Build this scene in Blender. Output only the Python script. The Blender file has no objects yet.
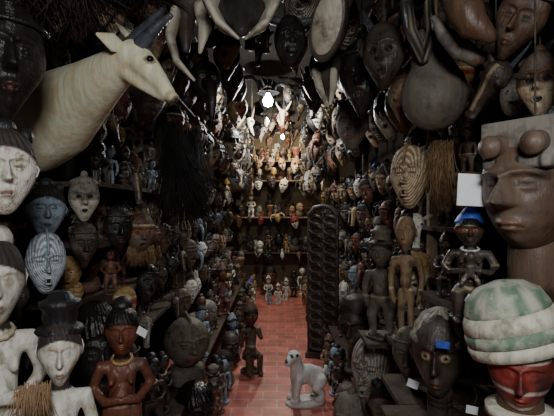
import bpy, math, random
import numpy as np
from mathutils import Vector, Matrix, Euler
random.seed(11)
COL=bpy.context.scene.collection
FP=431.0; EYE=1.6
def P(px,py,d): return Vector(((px-277)/FP*d, d, EYE-(py-208)/FP*d))
pi=math.pi
# ------------------------------------------------------------ materials
MD={}
def mat(key,desc,base,dark=(.01,.008,.006),accent=(.3,.05,.02),third=(.6,.55,.45),worn=None,rough=.5,bump=.45,scale=9,wear=.56,metal=0,spec=.4,dust=0.):
    dust*=1.45
    m=bpy.data.materials.new(key); m.use_nodes=True; nt=m.node_tree; N=nt.nodes; L=nt.links
    b=N['Principled BSDF']; b.inputs['Metallic'].default_value=metal
    b.inputs['Specular IOR Level'].default_value=spec
    tc=N.new('ShaderNodeTexCoord'); oi=N.new('ShaderNodeObjectInfo')
    ad=N.new('ShaderNodeVectorMath'); ad.operation='ADD'
    sc=N.new('ShaderNodeVectorMath'); sc.operation='SCALE'; sc.inputs['Scale'].default_value=7.0
    cmb=N.new('ShaderNodeCombineXYZ')
    for i in range(3): L.new(oi.outputs['Random'],cmb.inputs[i])
    L.new(cmb.outputs[0],sc.inputs[0]); L.new(tc.outputs['Object'],ad.inputs[0]); L.new(sc.outputs[0],ad.inputs[1])
    n1=N.new('ShaderNodeTexNoise'); n1.inputs['Scale'].default_value=scale; n1.inputs['Detail'].default_value=8; n1.inputs['Roughness'].default_value=.68
    L.new(ad.outputs[0],n1.inputs['Vector'])
    mp=N.new('ShaderNodeMapping'); mp.inputs['Scale'].default_value=(40,40,5); L.new(ad.outputs[0],mp.inputs[0])
    n2=N.new('ShaderNodeTexNoise'); n2.inputs['Scale'].default_value=1.0; n2.inputs['Detail'].default_value=3; L.new(mp.outputs[0],n2.inputs['Vector'])
    def mix(fac,a,bb):
        x=N.new('ShaderNodeMix'); x.data_type='RGBA'
        if isinstance(fac,float): x.inputs[0].default_value=fac
        else: L.new(fac,x.inputs[0])
        for s,v in ((6,a),(7,bb)):
            if isinstance(v,tuple): x.inputs[s].default_value=(*v,1)
            else: L.new(v,x.inputs[s])
        return x.outputs[2]
    c=mix(n2.outputs['Fac'],tuple(k*.5 for k in base),tuple(min(1,k*1.35) for k in base))
    if worn is None: worn=tuple(k*.35 for k in base)
    r=N.new('ShaderNodeValToRGB'); r.color_ramp.elements[0].position=wear-.07; r.color_ramp.elements[1].position=wear+.07
    L.new(n1.outputs['Fac'],r.inputs[0]); c=mix(r.outputs[0],c,worn)
    at=N.new('ShaderNodeAttribute'); at.attribute_name='Col'; sp=N.new('ShaderNodeSeparateColor'); L.new(at.outputs['Color'],sp.inputs[0])
    c=mix(sp.outputs[1],c,accent)
    # painted areas are chipped where the wood is worn
    ch=N.new('ShaderNodeMath'); ch.operation='MULTIPLY'; cm=N.new('ShaderNodeMapRange'); cm.inputs[1].default_value=.5; cm.inputs[2].default_value=.62; cm.inputs[3].default_value=1; cm.inputs[4].default_value=.35
    L.new(n1.outputs['Fac'],cm.inputs[0]); L.new(cm.outputs[0],ch.inputs[0]); L.new(sp.outputs[2],ch.inputs[1])
    c=mix(ch.outputs[0],c,third)
    if dust>0:
        n3=N.new('ShaderNodeTexNoise'); n3.inputs['Scale'].default_value=3.5; n3.inputs['Detail'].default_value=6; L.new(ad.outputs[0],n3.inputs['Vector'])
        m3=N.new('ShaderNodeMapRange'); m3.inputs[1].default_value=.43; m3.inputs[2].default_value=.7; m3.inputs[3].default_value=0; m3.inputs[4].default_value=dust; L.new(n3.outputs['Fac'],m3.inputs[0])
        c=mix(m3.outputs[0],c,(.31,.285,.25))
    c=mix(sp.outputs[0],c,dark)
    L.new(c,b.inputs['Base Color'])
    rr=N.new('ShaderNodeMapRange'); rr.inputs[1].default_value=.35; rr.inputs[2].default_value=.65; rr.inputs[3].default_value=max(.05,rough-.1); rr.inputs[4].default_value=min(1,rough+.2)
    if bump==0: rr.inputs[4].default_value=rough
    L.new(n1.outputs['Fac'],rr.inputs[0]); L.new(rr.outputs[0],b.inputs['Roughness'])
    bp=N.new('ShaderNodeBump'); bp.inputs['Strength'].default_value=bump; bp.inputs['Distance'].default_value=.01
    mm=N.new('ShaderNodeMath'); mm.operation='ADD'; L.new(n1.outputs['Fac'],mm.inputs[0]); L.new(n2.outputs['Fac'],mm.inputs[1])
    L.new(mm.outputs[0],bp.inputs['Height']); L.new(bp.outputs[0],b.inputs['Normal'])
    MD[key]=(m,desc); return m
mat('black_wood','glossy black wooden',(.02,.017,.016),third=(.34,.29,.2),accent=(.1,.03,.02),rough=.27,dust=.06)
mat('ebony_wood','brown-black wooden',(.046,.03,.021),third=(.3,.22,.12),accent=(.16,.06,.03),rough=.38,dust=.14)
mat('brown_wood','dark brown wooden',(.115,.062,.035),third=(.5,.38,.24),accent=(.2,.07,.03),rough=.45,dust=.17)
mat('red_wood','reddish-brown wooden',(.17,.058,.033),accent=(.4,.12,.05),third=(.5,.38,.26),rough=.4,dust=.12)
mat('tan_wood','worn brown wooden',(.3,.19,.1),worn=(.09,.052,.028),third=(.65,.52,.34),rough=.6,dust=.15)
mat('grey_wood','dusty grey-brown wooden',(.21,.185,.15),worn=(.06,.05,.04),third=(.5,.45,.36),rough=.75,dust=.25)
mat('olive_wood','dusty olive-brown wooden',(.12,.1,.066),worn=(.04,.033,.022),third=(.38,.33,.22),rough=.6,dust=.18)
mat('white_paint','white-painted wooden',(.78,.73,.62),dark=(.04,.03,.025),accent=(.35,.16,.12),worn=(.34,.27,.18),rough=.65,wear=.565,scale=11)
mat('blue_grey','pale blue-grey painted',(.3,.37,.43),worn=(.1,.1,.1),accent=(.1,.08,.07),third=(.66,.68,.66),rough=.65)
mat('ochre_paint','ochre-painted wooden',(.44,.28,.1),worn=(.18,.1,.04),rough=.6,dust=.1)
mat('hide_cream','cream hide',(.84,.76,.53),dark=(.06,.045,.03),third=(.36,.25,.15),worn=(.7,.57,.33),rough=.85,bump=.3,scale=12,wear=.55,spec=.15)
mat('horn_dark','dark horn',(.07,.075,.09),rough=.3,scale=20)
mat('bone','bleached bone',(.64,.55,.38),worn=(.25,.18,.1),rough=.6)
mat('old_ivory','aged cream',(.5,.45,.35),worn=(.15,.12,.08),rough=.55)
mat('raffia','tan raffia',(.34,.21,.11),worn=(.18,.1,.04),rough=.9)
mat('black_fibre','black fibre',(.02,.016,.014),rough=.8)
mat('fur_dark','dark brown fur',(.03,.02,.014),rough=.9)
mat('hair_black','black',(.02,.018,.018),rough=.4)
mat('eye_glass','glass eye',(.01,.008,.008),rough=.08,bump=0)
mat('plaster','white stone',(.88,.84,.75),worn=(.62,.56,.46),rough=.7)
mat('green_paint','green painted',(.17,.25,.17),worn=(.46,.47,.37),rough=.65,wear=.53,scale=14)
mat('cream_paint','cream painted',(.7,.66,.53),worn=(.3,.29,.2),rough=.65,wear=.56,scale=16)
mat('red_paint','red painted',(.24,.035,.026),worn=(.06,.018,.014),rough=.5)
mat('blue_paint','blue painted',(.05,.11,.6),worn=(.03,.05,.2),rough=.4)
mat('paper','white paper',(.88,.9,.93),worn=(.8,.82,.85),rough=.8,bump=0)
mat('cord','cord',(.08,.065,.05),rough=.9)
mat('shelf_wood','shelf board wooden',(.08,.05,.032),worn=(.04,.028,.02),rough=.7)
mat('post_wood','pale pine',(.28,.19,.12),worn=(.15,.1,.06),rough=.7)
mat('dark_metal','dark metal',(.03,.03,.03),rough=.5,metal=.6)
def M(k): return MD[k][0]
# ------------------------------------------------------------ mesh tools
def tube(pts,rad,n=14,cap=True):
    pts=[Vector(p) for p in pts]; rad=[(r,r) if not isinstance(r,(tuple,list)) else r for r in rad]
    t0=(pts[1]-pts[0]).normalized(); up=Vector((0,0,1)) if abs(t0.z)<.9 else Vector((0,1,0))
    a=t0.cross(up).normalized(); rings=[]
    prev=t0
    for i,p in enumerate(pts):
        if i==0:t=t0
        elif i==len(pts)-1:t=(pts[i]-pts[i-1]).normalized()
        else:t=((pts[i+1]-pts[i]).normalized()+(pts[i]-pts[i-1]).normalized()).normalized()
        a=(prev.rotation_difference(t)@a); a=(a-t*a.dot(t)).normalized(); b=t.cross(a); prev=t
        rr=rad[i]
        if cap and i==0:
            for k in (80,55,28):
                c=math.cos(math.radians(k)); s=math.sin(math.radians(k)); rings.append((p-t*min(rr)*s,a,b,rr[0]*c,rr[1]*c))
        rings.append((p,a,b,rr[0],rr[1]))
        if cap and i==len(pts)-1:
            for k in (28,55,80):
                c=math.cos(math.radians(k)); s=math.sin(math.radians(k)); rings.append((p+t*min(rr)*s,a,b,rr[0]*c,rr[1]*c))
    V=[];F=[]
    for (p,a_,b_,r1,r2) in rings:
        for j in range(n):
            an=2*pi*j/n; V.append(tuple(p+a_*math.cos(an)*r1+b_*math.sin(an)*r2))
    for i in range(len(rings)-1):
        for j in range(n):
            F.append((i*n+j,i*n+(j+1)%n,(i+1)*n+(j+1)%n,(i+1)*n+j))
    F.append(tuple(range(n-1,-1,-1))); F.append(tuple((len(rings)-1)*n+j for j in range(n)))
    return V,F
def ell(c,r,n=18,m=12):
    V=[(c[0],c[1],c[2]+r[2])];F=[]
    for i in range(1,m):
        th=pi*i/m
        for j in range(n):
            ph=2*pi*j/n; V.append((c[0]+r[0]*math.sin(th)*math.cos(ph),c[1]+r[1]*math.sin(th)*math.sin(ph),c[2]+r[2]*math.cos(th)))
    V.append((c[0],c[1],c[2]-r[2])); e=len(V)-1
    for j in range(n): F.append((0,1+j,1+(j+1)%n))
    for i in range(m-2):
        for j in range(n): F.append((1+i*n+j,1+(i+1)*n+j,1+(i+1)*n+(j+1)%n,1+i*n+(j+1)%n))
    for j in range(n): F.append((e,1+(m-2)*n+(j+1)%n,1+(m-2)*n+j))
    return V,F
def lathe(prof,n=32,c=(0,0,0)):
    V=[];F=[]
    for r,z in prof:
        for j in range(n):
            a=2*pi*j/n; V.append((c[0]+r*math.cos(a),c[1]+r*math.sin(a),c[2]+z))
    k=len(prof)
    for i in range(k-1):
        for j in range(n): F.append((i*n+j,i*n+(j+1)%n,(i+1)*n+(j+1)%n,(i+1)*n+j))
    F.append(tuple(range(n-1,-1,-1))); F.append(tuple((k-1)*n+j for j in range(n)))
    return V,F
def boxg(c,s):
    V=[(c[0]+i*s[0]/2,c[1]+j*s[1]/2,c[2]+k*s[2]/2) for i in(-1,1) for j in(-1,1) for k in(-1,1)]
    F=[(0,1,3,2),(4,6,7,5),(0,4,5,1),(2,3,7,6),(0,2,6,4),(1,5,7,3)]
    return V,F
def join(*gs):
    V=[];F=[]
    for g in gs:
        o=len(V); V+=list(g[0]); F+=[tuple(i+o for i in f) for f in g[1]]
    return V,F
def xf(g,Mx):
    return [tuple(Mx@Vector(v)) for v in g[0]],g[1]
def mesh(name,g,smooth=True,col=None,fn=None):
    me=bpy.data.meshes.new(name); me.from_pydata([tuple(v) for v in g[0]],[],g[1]); me.update()
    if smooth: me.polygons.foreach_set('use_smooth',[True]*len(me.polygons))
    if fn is not None:
        col=np.array([(*fn(*v.co),1) for v in me.vertices])
    if col is not None:
        at=me.color_attributes.new('Col','FLOAT_COLOR','POINT'); c=np.ones((len(me.vertices),4)); c[:,:3]=np.asarray(col)[:,:3]; at.data.foreach_set('color',c.ravel())
    me.materials.append(None); return me
def arrays(me):
    return [tuple(v.co) for v in me.vertices],[tuple(p.vertices) for p in me.polygons]
def remesh(g,vox=.012,sm=3):
    me=bpy.data.meshes.new('tmp'); me.from_pydata([tuple(v) for v in g[0]],[],g[1]); o=bpy.data.objects.new('tmp',me); COL.objects.link(o)
    m=o.modifiers.new('r','REMESH'); m.mode='VOXEL'; m.voxel_size=vox
    s=o.modifiers.new('s','SMOOTH'); s.iterations=sm; s.factor=.6
    dg=bpy.context.evaluated_depsgraph_get(); e=o.evaluated_get(dg); r=bpy.data.meshes.new_from_object(e)
    a=arrays(r); bpy.data.objects.remove(o); return a
def G(a,b,a0,b0,sa,sb): return np.exp(-((a-a0)/sa)**2-((b-b0)/sb)**2)
def ss(x,lo,hi):
    t=np.clip((x-lo)/(hi-lo),0,1); return t*t*(3-2*t)
def face(w=.62,d=.5,h=1.,chin=.35,top=.0,eye='slit',ex=.36,eb=.1,es=1.15,brow=.055,nose=.12,nb=-.2,nw=.1,
         mouth='lips',mb=-.5,mw=.26,hair=None,flat=True,marks='',nu=84,nv=84,cheek=0):
    t=np.linspace(-1,1,nu,endpoint=False); phi=pi*(.5*t+.5*t**3); th=np.linspace(.03,pi-.03,nv)
    PH,TH=np.meshgrid(phi,th); b=np.cos(TH); r=np.sin(TH)**.85; a=r*np.sin(PH)
    wm=1-chin*ss(-b,-.1,1)*1.0-top*ss(b,.1,1)
    X=w/2*a*wm; Y=-d/2*r*np.cos(PH)*(1-.25*chin*ss(-b,0,1)); Z=h/2*b
    Fr=np.clip(np.cos(PH),0,1)**.6*np.clip(r*1.6,0,1)
    D=np.zeros_like(a); R=np.zeros_like(a); Gc=np.zeros_like(a); B=np.zeros_like(a)
    ab=np.abs(a)
    yb=eb+.17*es-.25*(ab-ex)**2*2
    D+=brow*np.exp(-((b-yb)/.055)**2)*ss(-ab,-.78,-.6)
    D+=brow*.6*ss(b,eb+.1,eb+.3)
    D-=.065*G(ab,b,ex,eb,.22*es,.15*es)
    if eye=='slit':
        e=G(ab,b,ex,eb,.15*es,.085*es); D+=.06*np.minimum(e*1.5,1)
        sl=np.exp(-((b-eb-.25*(ab-ex)**2)/.018)**2)*ss(-np.abs(ab-ex),-.17*es,-.13*es); D-=.04*sl; R=np.maximum(R,sl)
    elif eye=='hole':
        e=ss(-(((ab-ex)/(.14*es))**2+((b-eb)/(.06*es))**2),-1.3,-.7); D-=.06*e; R=np.maximum(R,e)
        D+=.025*ss(-np.abs(np.sqrt(((ab-ex)/(.16*es))**2+((b-eb)/(.08*es))**2)-1.15),-.3,0)
    elif eye=='tube':
        q=((ab-ex)/(.12*es))**2+((b-eb)/(.085*es))**2; e=ss(-q,-1.4,-.8); D+=.12*e; e2=ss(-q,-.45,-.2); D-=.07*e2; R=np.maximum(R,e2)
    elif eye=='white':
        e=G(ab,b,ex,eb,.16*es,.09*es); D+=.06*np.minimum(e*1.5,1)
        q=((ab-ex)/(.15*es))**2+((b-eb)/(.07*es))**2; B=np.maximum(B,ss(-q,-1.2,-.8)); R=np.maximum(R,ss(-q*5,-1.2,-.8))
    yn=ss(-(b),-(eb+.2),-nb); N_=np.exp(-np.abs(a/(nw*(.6+.8*yn)))**2.4)*ss(b,nb-.07,nb)*ss(-b,-(eb+.25),-(eb+.0))
    D+=nose*N_*(.45+.75*yn)
    D+=nose*.35*G(ab,b,.085,nb+.02,.06,.045)
    R=np.maximum(R,.9*G(ab,b,.06,nb-.055,.035,.018))
    if mouth=='lips':
        l=G(a,b,0,mb,mw,.095); D+=.075*np.minimum(l*1.4,1)
        sl=np.exp(-((b-mb+.15*a*a)/.02)**2)*ss(-ab,-mw,-mw*.8); D-=.05*sl; R=np.maximum(R,sl)
        Gc=np.maximum(Gc,.7*ss(-((a/mw)**2+((b-mb)/.085)**2),-1.1,-.8))
    elif mouth=='box':
        q=np.maximum(np.abs(a)/mw,np.abs(b-mb)/.1); e=ss(-q,-1.15,-.9); D+=.13*e; e2=ss(-q,-.75,-.6); D-=.06*e2; R=np.maximum(R,e2)
    elif mouth=='open':
        q=(a/mw)**2+((b-mb)/.1)**2; D+=.05*ss(-np.abs(np.sqrt(q)-1),-.35,0); e=ss(-q,-.8,-.5); D-=.05*e; R=np.maximum(R,e)
        tt=e*(np.sin(a*70)>-.3)*(np.abs(b-mb)>.035); B=np.maximum(B,tt*.8)
    D+=.03*G(a,b,0,mb-.22,.2,.1)
    if cheek: D+=cheek*G(ab,b,.45,-.25,.2,.2)
    if 'stria' in marks:
        s=np.sin((np.sqrt((ab-.1)**2+(b-.0)**2*.6)-.3*b)*62); D+=.007*s; B=np.maximum(B,ss(s,.0,.4)*.9); B*=1-R
    if 'scar' in marks:
        s=np.sin(b*90)*ss(-ab,-.12,-.08)*ss(b,eb+.25,eb+.3); D+=.015*s; s2=np.sin(b*80)*ss(-np.abs(ab-.62),-.12,-.08)*ss(-np.abs(b+.05),-.25,-.2); D+=.012*s2
    if 'patch' in marks:
        q=np.maximum(np.abs(a)/.08,np.abs(b-eb-.42)/.08); Gc=np.maximum(Gc,.6*ss(-q,-1,-.9)); D+=.012*ss(-q,-1,-.8)
    if 'band' in marks:
        B=np.maximum(B,ss(-np.abs(b-eb-.32),-.06,-.05)); Gc=np.maximum(Gc,ss(-np.abs(b-eb),-.15,-.12)*(1-B))
    if 'bars' in marks:
        B=np.maximum(B,(ss(-np.abs(b+.3),-.05,-.04)+ss(-np.abs(b-.45),-.06,-.05)+ss(-np.abs(b+.72),-.05,-.04)).clip(0,1)*(1-R))
    if 'half' in marks:
        B=np.maximum(B,.9*ss(-b,-(eb-.12),-(eb-.2)))*(1-R)
    if hair is not None:
        hl=hair-.35*ab**2-1.6*ss(-np.cos(PH),-.15,.2); hm=ss(b,hl-.01,hl+.02); D+=.03*hm
        s=np.sin(PH*26+np.abs(b)*10); D+=.008*s*hm; R=np.maximum(R,hm)
    Y=Y-D*Fr*h
    if hair is not None: X=X*(1+.06*hm)
    if flat: Y=np.where(Y>0,Y*.12,Y)
    V=np.stack([X,Y,Z],-1).reshape(-1,3)
    F=[]
    for i in range(nv-1):
        for j in range(nu):
            F.append((i*nu+j,(i+1)*nu+j,(i+1)*nu+(j+1)%nu,i*nu+(j+1)%nu))
    F.append(tuple(range(nu))); F.append(tuple((nv-1)*nu+j for j in range(nu-1,-1,-1)))
    C=np.stack([R,Gc,B],-1).reshape(-1,3)
    return V,F,C
def sh3(f,o): return (f[0]+np.array(o),f[1],f[2])
def fmesh(name,f): return mesh(name,(f[0],f[1]),col=f[2])
def strands(n,x0,x1,z0,L,y=0.,r=.006,spread=.05,ydep=.05):
    gs=[]
    for i in range(n):
        x=x0+(x1-x0)*random.random(); yy=y+random.uniform(-ydep,ydep); l=L*random.uniform(.6,1.1); dx=random.gauss(0,spread); dy=random.gauss(0,spread*.5); zz=z0-random.random()*L*.12
        gs.append(tube([(x,yy,zz),(x+dx*.4,yy+dy*.4,z0-l*.5),(x+dx,yy+dy,z0-l)],[r,r,r*.5],n=3,cap=False))
    return join(*gs)
def horn(side,x=.15,z=.42,curve=1.,L=.5,r=.05,rings=True,back=.1,flare=.5):
    pts=[];rd=[]
    K=22
    for i in range(K):
        t=i/(K-1); an=t*1.6*curve
        pts.append((side*(x+flare*L*math.sin(an)*.8),back*t*L*1.5,z+L*(math.sin(an*.6+.3)-math.sin(.3)+t*.35)))
        rd.append(r*(1-.88*t)*(1+(.09 if (i%2 and rings) else 0)))
    return tube(pts,rd,n=12)
def ear(side,x=.3,z=.1,s=.1):
    return xf(join(ell((0,0,0),(.35*s,.3*s,s)),tube([(0,-.25*s,.8*s),(side*.35*s,-.3*s,.2*s),(0,-.25*s,-.8*s)],[.1*s]*3,n=8)),Matrix.Translation((side*x,0,z)))
# ------------------------------------------------------------ templates
T={}
def tmpl(key,name,desc,cat,kind,parts):
    lo=np.array([1e9]*3); hi=-lo
    for p in parts:
        co=np.empty(len(p[1].vertices)*3); p[1].vertices.foreach_get('co',co); co=co.reshape(-1,3); lo=np.minimum(lo,co.min(0)); hi=np.maximum(hi,co.max(0))
    T[key]=dict(name=name,desc=desc,cat=cat,kind=kind,parts=parts,lo=lo,hi=hi)
tmpl('oval','carved_mask','oval mask with ridged hair','mask','hang',[
  ('face',fmesh('m_oval',face(w=.66,d=.42,hair=.52,marks='patch')),'main'),
  ('hair_crest',mesh('m_crest',join(ell((0,.02,.5),(.13,.13,.12)),ell((-.22,.02,.42),(.09,.1,.11)),ell((.22,.02,.42),(.09,.1,.11)))),'hair'),
  ('ear',mesh('m_ear1',ear(-1,.33,.02,.08)),'main'),('ear',mesh('m_ear2',ear(1,.33,.02,.08)),'main')])
tmpl('dan','carved_mask','narrow mask with pointed chin','mask','hang',[
  ('face',fmesh('m_dan',face(w=.6,d=.46,chin=.6,eye='slit',ex=.34,brow=.04,nose=.11,marks='scar',mw=.28)),'main'),
  ('headband',mesh('m_band',tube([(.31*math.sin(t),-.25*math.cos(t),.28) for t in np.linspace(-1.5,1.5,17)],[.018]*17,n=8)),'trim')])
tmpl('bicolour','carved_mask','mask with pale painted lower face','mask','hang',[
  ('face',fmesh('m_bic',face(w=.64,d=.46,chin=.45,eye='hole',ex=.36,brow=.07,nose=.14,nw=.13,marks='half',mw=.3,mouth='open')),'main'),
  ('topknot',mesh('m_tk',join(ell((0,.0,.52),(.08,.08,.1)),tube([(-.25,0,.36),(0,-.05,.47),(.25,0,.36)],[.05,.06,.05]))),'trim')])
tmpl('horned','horned_mask','mask with two ringed horns','mask','hang',[
  ('face',fmesh('m_horn',face(w=.5,d=.4,h=.8,chin=.5,eye='hole',mouth='open',brow=.06)),'main'),
  ('horn',mesh('m_h1',horn(-1,x=.12,z=.3,L=.42)),'horn'),('horn',mesh('m_h2',horn(1,x=.12,z=.3,L=.42)),'horn'),
  ('ear',mesh('m_e3',ear(-1,.27,.12,.09)),'main'),('ear',mesh('m_e4',ear(1,.27,.12,.09)),'main')])
tmpl('kifwebe','striped_mask','grooved mask with box mouth','mask','hang',[
  ('face',fmesh('m_kif',face(w=.6,d=.55,eye='slit',es=1.2,mouth='box',mw=.16,marks='stria',nose=.13,nw=.07,nu=110,nv=120)),'main'),
  ('crest',mesh('m_kc',tube([(0,-.26,.12),(0,-.3,.28),(0,-.2,.45),(0,0,.53)],[(.022,.05)]*4,n=10)),'trim')])
tmpl('raffia','bearded_mask','mask with bristling fibre beard','mask','hang',[
  ('face',fmesh('m_raf',face(w=.55,d=.42,h=.72,eye='tube',mouth='open',marks='band')),'main'),
  ('raffia_beard',mesh('m_rb',strands(110,-.22,.22,-.2,.36,y=-.05,ydep=.06)),'fibre'),
  ('raffia_hair',mesh('m_rh',xf(strands(60,-.2,.2,-.26,.14,y=0.02,ydep=.05),Matrix.Scale(-1,4,(0,0,1)))),'fibre')])
tmpl('plank','crested_mask','long mask with notched crest','mask','hang',[
  ('face',fmesh('m_pl',sh3(face(w=.36,d=.34,h=.68,chin=.55,eye='hole',mouth='lips',mw=.3,ex=.38),(0,0,-.16))),'main'),
  ('crest',mesh('m_plc',join(*[xf(boxg((0,0,0),(.2-.02*abs(i-2),.06,.05)),Matrix.Translation((0,-.02,.18+.066*i))) for i in range(5)],tube([(0,-.02,.12),(0,-.02,.5)],[.035,.03],n=10)),False),'trim')])
ah=remesh(join(ell((0,-.1,.2),(.19,.2,.22)),tube([(0,-.15,.12),(0,-.22,-.12),(0,-.27,-.36)],[(.16,.15),(.1,.1),(.085,.07)]),
      tube([(0,-.2,.3),(0,-.3,-.1),(0,-.33,-.38)],[.05,.04,.04]),ell((-.14,-.22,.16),(.06,.05,.06)),ell((.14,-.22,.16),(.06,.05,.06)),ell((0,-.3,-.4),(.1,.07,.06))),.014)
def ahcol(x,y,z):
    e=1. if (abs(abs(x)-.15)<.035 and abs(z-.16)<.03 and y<-.2) else 0.
    m=1. if (z<-.4 and y<-.25 and abs(z+.42)<.012) else 0
    s=.8 if (abs(x)<.03 and z>-.3 and y<-.2) else 0
    return (max(e,m),0,s)
tmpl('antelope','animal_mask','long-muzzled mask with upright horns','mask','hang',[
  ('face',mesh('m_an',ah,fn=ahcol),'main'),
  ('horn',mesh('m_ah1',horn(-1,x=.08,z=.36,L=.36,r=.04,flare=.25)),'horn'),('horn',mesh('m_ah2',horn(1,x=.08,z=.36,L=.36,r=.04,flare=.25)),'horn'),
  ('ear',mesh('m_ae1',xf(ell((0,0,0),(.13,.03,.05)),Matrix.Translation((-.27,0,.3))@Matrix.Rotation(.4,4,'Y'))),'main'),
  ('ear',mesh('m_ae2',xf(ell((0,0,0),(.13,.03,.05)),Matrix.Translation((.27,0,.3))@Matrix.Rotation(-.4,4,'Y'))),'main')])
tmpl('bird','bird_mask','bird mask with long beak','mask','hang',[
  ('head',fmesh('m_bd',sh3(face(w=.42,d=.4,h=.56,chin=.3,eye='white',es=1.3,nose=.02,mouth='none',brow=.06),(0,0,.2))),'main'),
  ('beak',mesh('m_bk',tube([(0,-.14,.16),(0,-.33,.06),(0,-.4,-.15),(0,-.36,-.36),(0,-.3,-.5)],[(.09,.1),(.075,.075),(.055,.055),(.035,.035),(.012,.012)],n=16)),'beak'),
  ('crest',mesh('m_bc',tube([(0,-.1,.46),(0,.05,.5),(0,.15,.4)],[(.03,.06),(.03,.07),(.02,.04)],n=10)),'trim')])
tmpl('buffalo','buffalo_mask','mask with wide sweeping horns','mask','hang',[
  ('face',fmesh('m_bu',face(w=.5,d=.5,h=.8,chin=.15,eye='tube',mouth='box',mw=.3,nose=.05)),'main'),
  ('horn',mesh('m_bh1',tube([(-.15,0,.3),(-.4,0,.36),(-.58,-.02,.22),(-.62,-.05,.0),(-.55,-.1,-.12)],[(.09,.07),(.085,.06),(.065,.05),(.04,.03),(.012,.01)],n=14)),'horn'),
  ('horn',mesh('m_bh2',tube([(.15,0,.3),(.4,0,.36),(.58,-.02,.22),(.62,-.05,.0),(.55,-.1,-.12)],[(.09,.07),(.085,.06),(.065,.05),(.04,.03),(.012,.01)],n=14)),'horn')])
tmpl('skull','animal_skull','horned animal skull','skull','hang',[
  ('skull',mesh('m_sk',remesh(join(ell((0,-.05,.15),(.16,.14,.17)),tube([(0,-.1,.1),(0,-.16,-.15),(0,-.16,-.4)],[(.12,.1),(.07,.07),(.045,.04)]),ell((-.15,-.1,.1),(.05,.04,.06)),ell((.15,-.1,.1),(.05,.04,.06))),.016),
     fn=lambda x,y,z:(1. if (abs(abs(x)-.12)<.045 and abs(z-.1)<.04 and y<-.08) else (1. if abs(x)<.03 and z<-.3 and y<-.17 else 0),0,0)),'main'),
  ('horn',mesh('m_sh1',horn(-1,x=.08,z=.25,L=.4,r=.045,flare=.7)),'horn'),('horn',mesh('m_sh2',horn(1,x=.08,z=.25,L=.4,r=.045,flare=.7)),'horn')])
# --- statues
def figure(pose,legs='bent',shoulder=.13,belly=1.,slim=1.):
    g=[]
    hz=.36
    if legs=='bent':
        for s in(-1,1):
            g.append(tube([(s*.06,0,hz),(s*.085,-.04,.21),(s*.08,.01,.06),(s*.08,-.02,.04)],[.065*slim,.05*slim,.036*slim,.04*slim]))
            g.append(ell((s*.08,-.035,.035),(.04,.075,.03)))
    elif legs=='sit':
        for s in(-1,1):
            g.append(tube([(s*.06,0,hz-.1),(s*.09,-.17,.26),(s*.085,-.17,.06)],[.065,.05,.038])); g.append(ell((s*.085,-.2,.035),(.04,.075,.03)))
    elif legs=='long':
        for s in(-1,1):
            g.append(tube([(s*.045,0,hz),(s*.05,-.02,.2),(s*.05,0,.04)],[.045,.036,.028])); g.append(ell((s*.05,-.03,.03),(.03,.06,.025)))
    lo=hz if legs!='sit' else hz-.08
    g.append(ell((0,.015,lo+.0),(.11*slim,.095*slim,.075)))
    g.append(tube([(0,0,lo+.02),(0,-.01,lo+.13),(0,0,.6),(0,0,.635)],[(.085*slim,.075*slim),(.08*slim*belly,.07*slim*belly),(.1*slim,.065),(.07,.05)],n=18))
    g.append(ell((0,-.05*belly,lo+.1),(.055*belly,.06*belly,.07)))
    g.append(ell((0,-.11*belly,lo+.09),(.014,.02,.014)))
    if 'f' in pose:
        for s in(-1,1): g.append(tube([(s*.055,-.04,.57),(s*.06,-.1,.545)],[.035,.018]))
    g.append(tube([(0,0,.6),(0,0,.74)],[.05,.045]))
    for s in(-1,1):
        if 'belly' in pose: pts=[(s*shoulder,0,.61),(s*(shoulder+.05),.02,.49),(s*.1,-.09,.44),(s*.05,-.115,.45)]
        elif 'down' in pose: pts=[(s*shoulder,0,.61),(s*(shoulder+.035),.01,.48),(s*(shoulder+.02),-.03,.37),(s*(shoulder),-.035,.32)]
        elif 'chin' in pose: pts=[(s*shoulder,0,.61),(s*(shoulder+.03),-.03,.48),(s*.09,-.13,.56),(s*.05,-.13,.63)]
        else: pts=[(s*shoulder,0,.61),(s*(shoulder+.05),-.02,.5),(s*.13,-.15,.46),(s*.07,-.2,.48)]
        g.append(tube([(0,0,.61)]+pts,[.045,.042,.034,.028,.024]))
        h=Vector(pts[-1]); dr=(Vector(pts[-1])-Vector(pts[-2])).normalized()
        g.append(ell(tuple(h+dr*.01),(.026,.022,.024)))
        for k in range(4): g.append(tube([tuple(h+Vector((0,-.008,.02-.012*k))),tuple(h+dr*.045+Vector((-s*.008,-.008,.02-.013*k)))],[.007,.006],n=6))
    return g
def statue(key,desc,pose,headf,hat=None,legs='bent',belly=1.,slim=1.,extra=(),extraparts=(),name='carved_figure',hz=.82):
    g=remesh(join(*figure(pose,legs,belly=belly,slim=slim),*extra),.0105,2)
    f=headf; V=list(map(tuple,f[0]+np.array([0,-.015,hz]))); n0=len(g[0])
    F=list(g[1])+[tuple(i+n0 for i in q) for q in f[1]]
    def bc(v):
        x,y,z=v
        if .66<z<.7: return (1,0,0)
        if abs(z-.4)<.012 or (key=='maternity' and (abs(z-.3)<.012 or abs(z-.52)<.01)): return (.0,0,.8)
        return (0,0,0)
    C=np.array([bc(v) for v in g[0]]+[tuple(c) for c in f[2]])
    me=mesh('b_'+key,(list(g[0])+V,F),col=C)
    parts=[('body',me,'main'),('base',mesh('p_'+key,lathe([(.13,-.0),(.15,.005),(.15,.025),(.13,.03)],28)),'trim')]
    if hat is not None: parts.append(hat)
    parts+=list(extraparts)
    tmpl(key,name,desc,'statue','stand',parts)
hd=lambda **k: face(**{**dict(h=.29,w=.21,d=.24,flat=False,nu=72,nv=64),**k})
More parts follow.
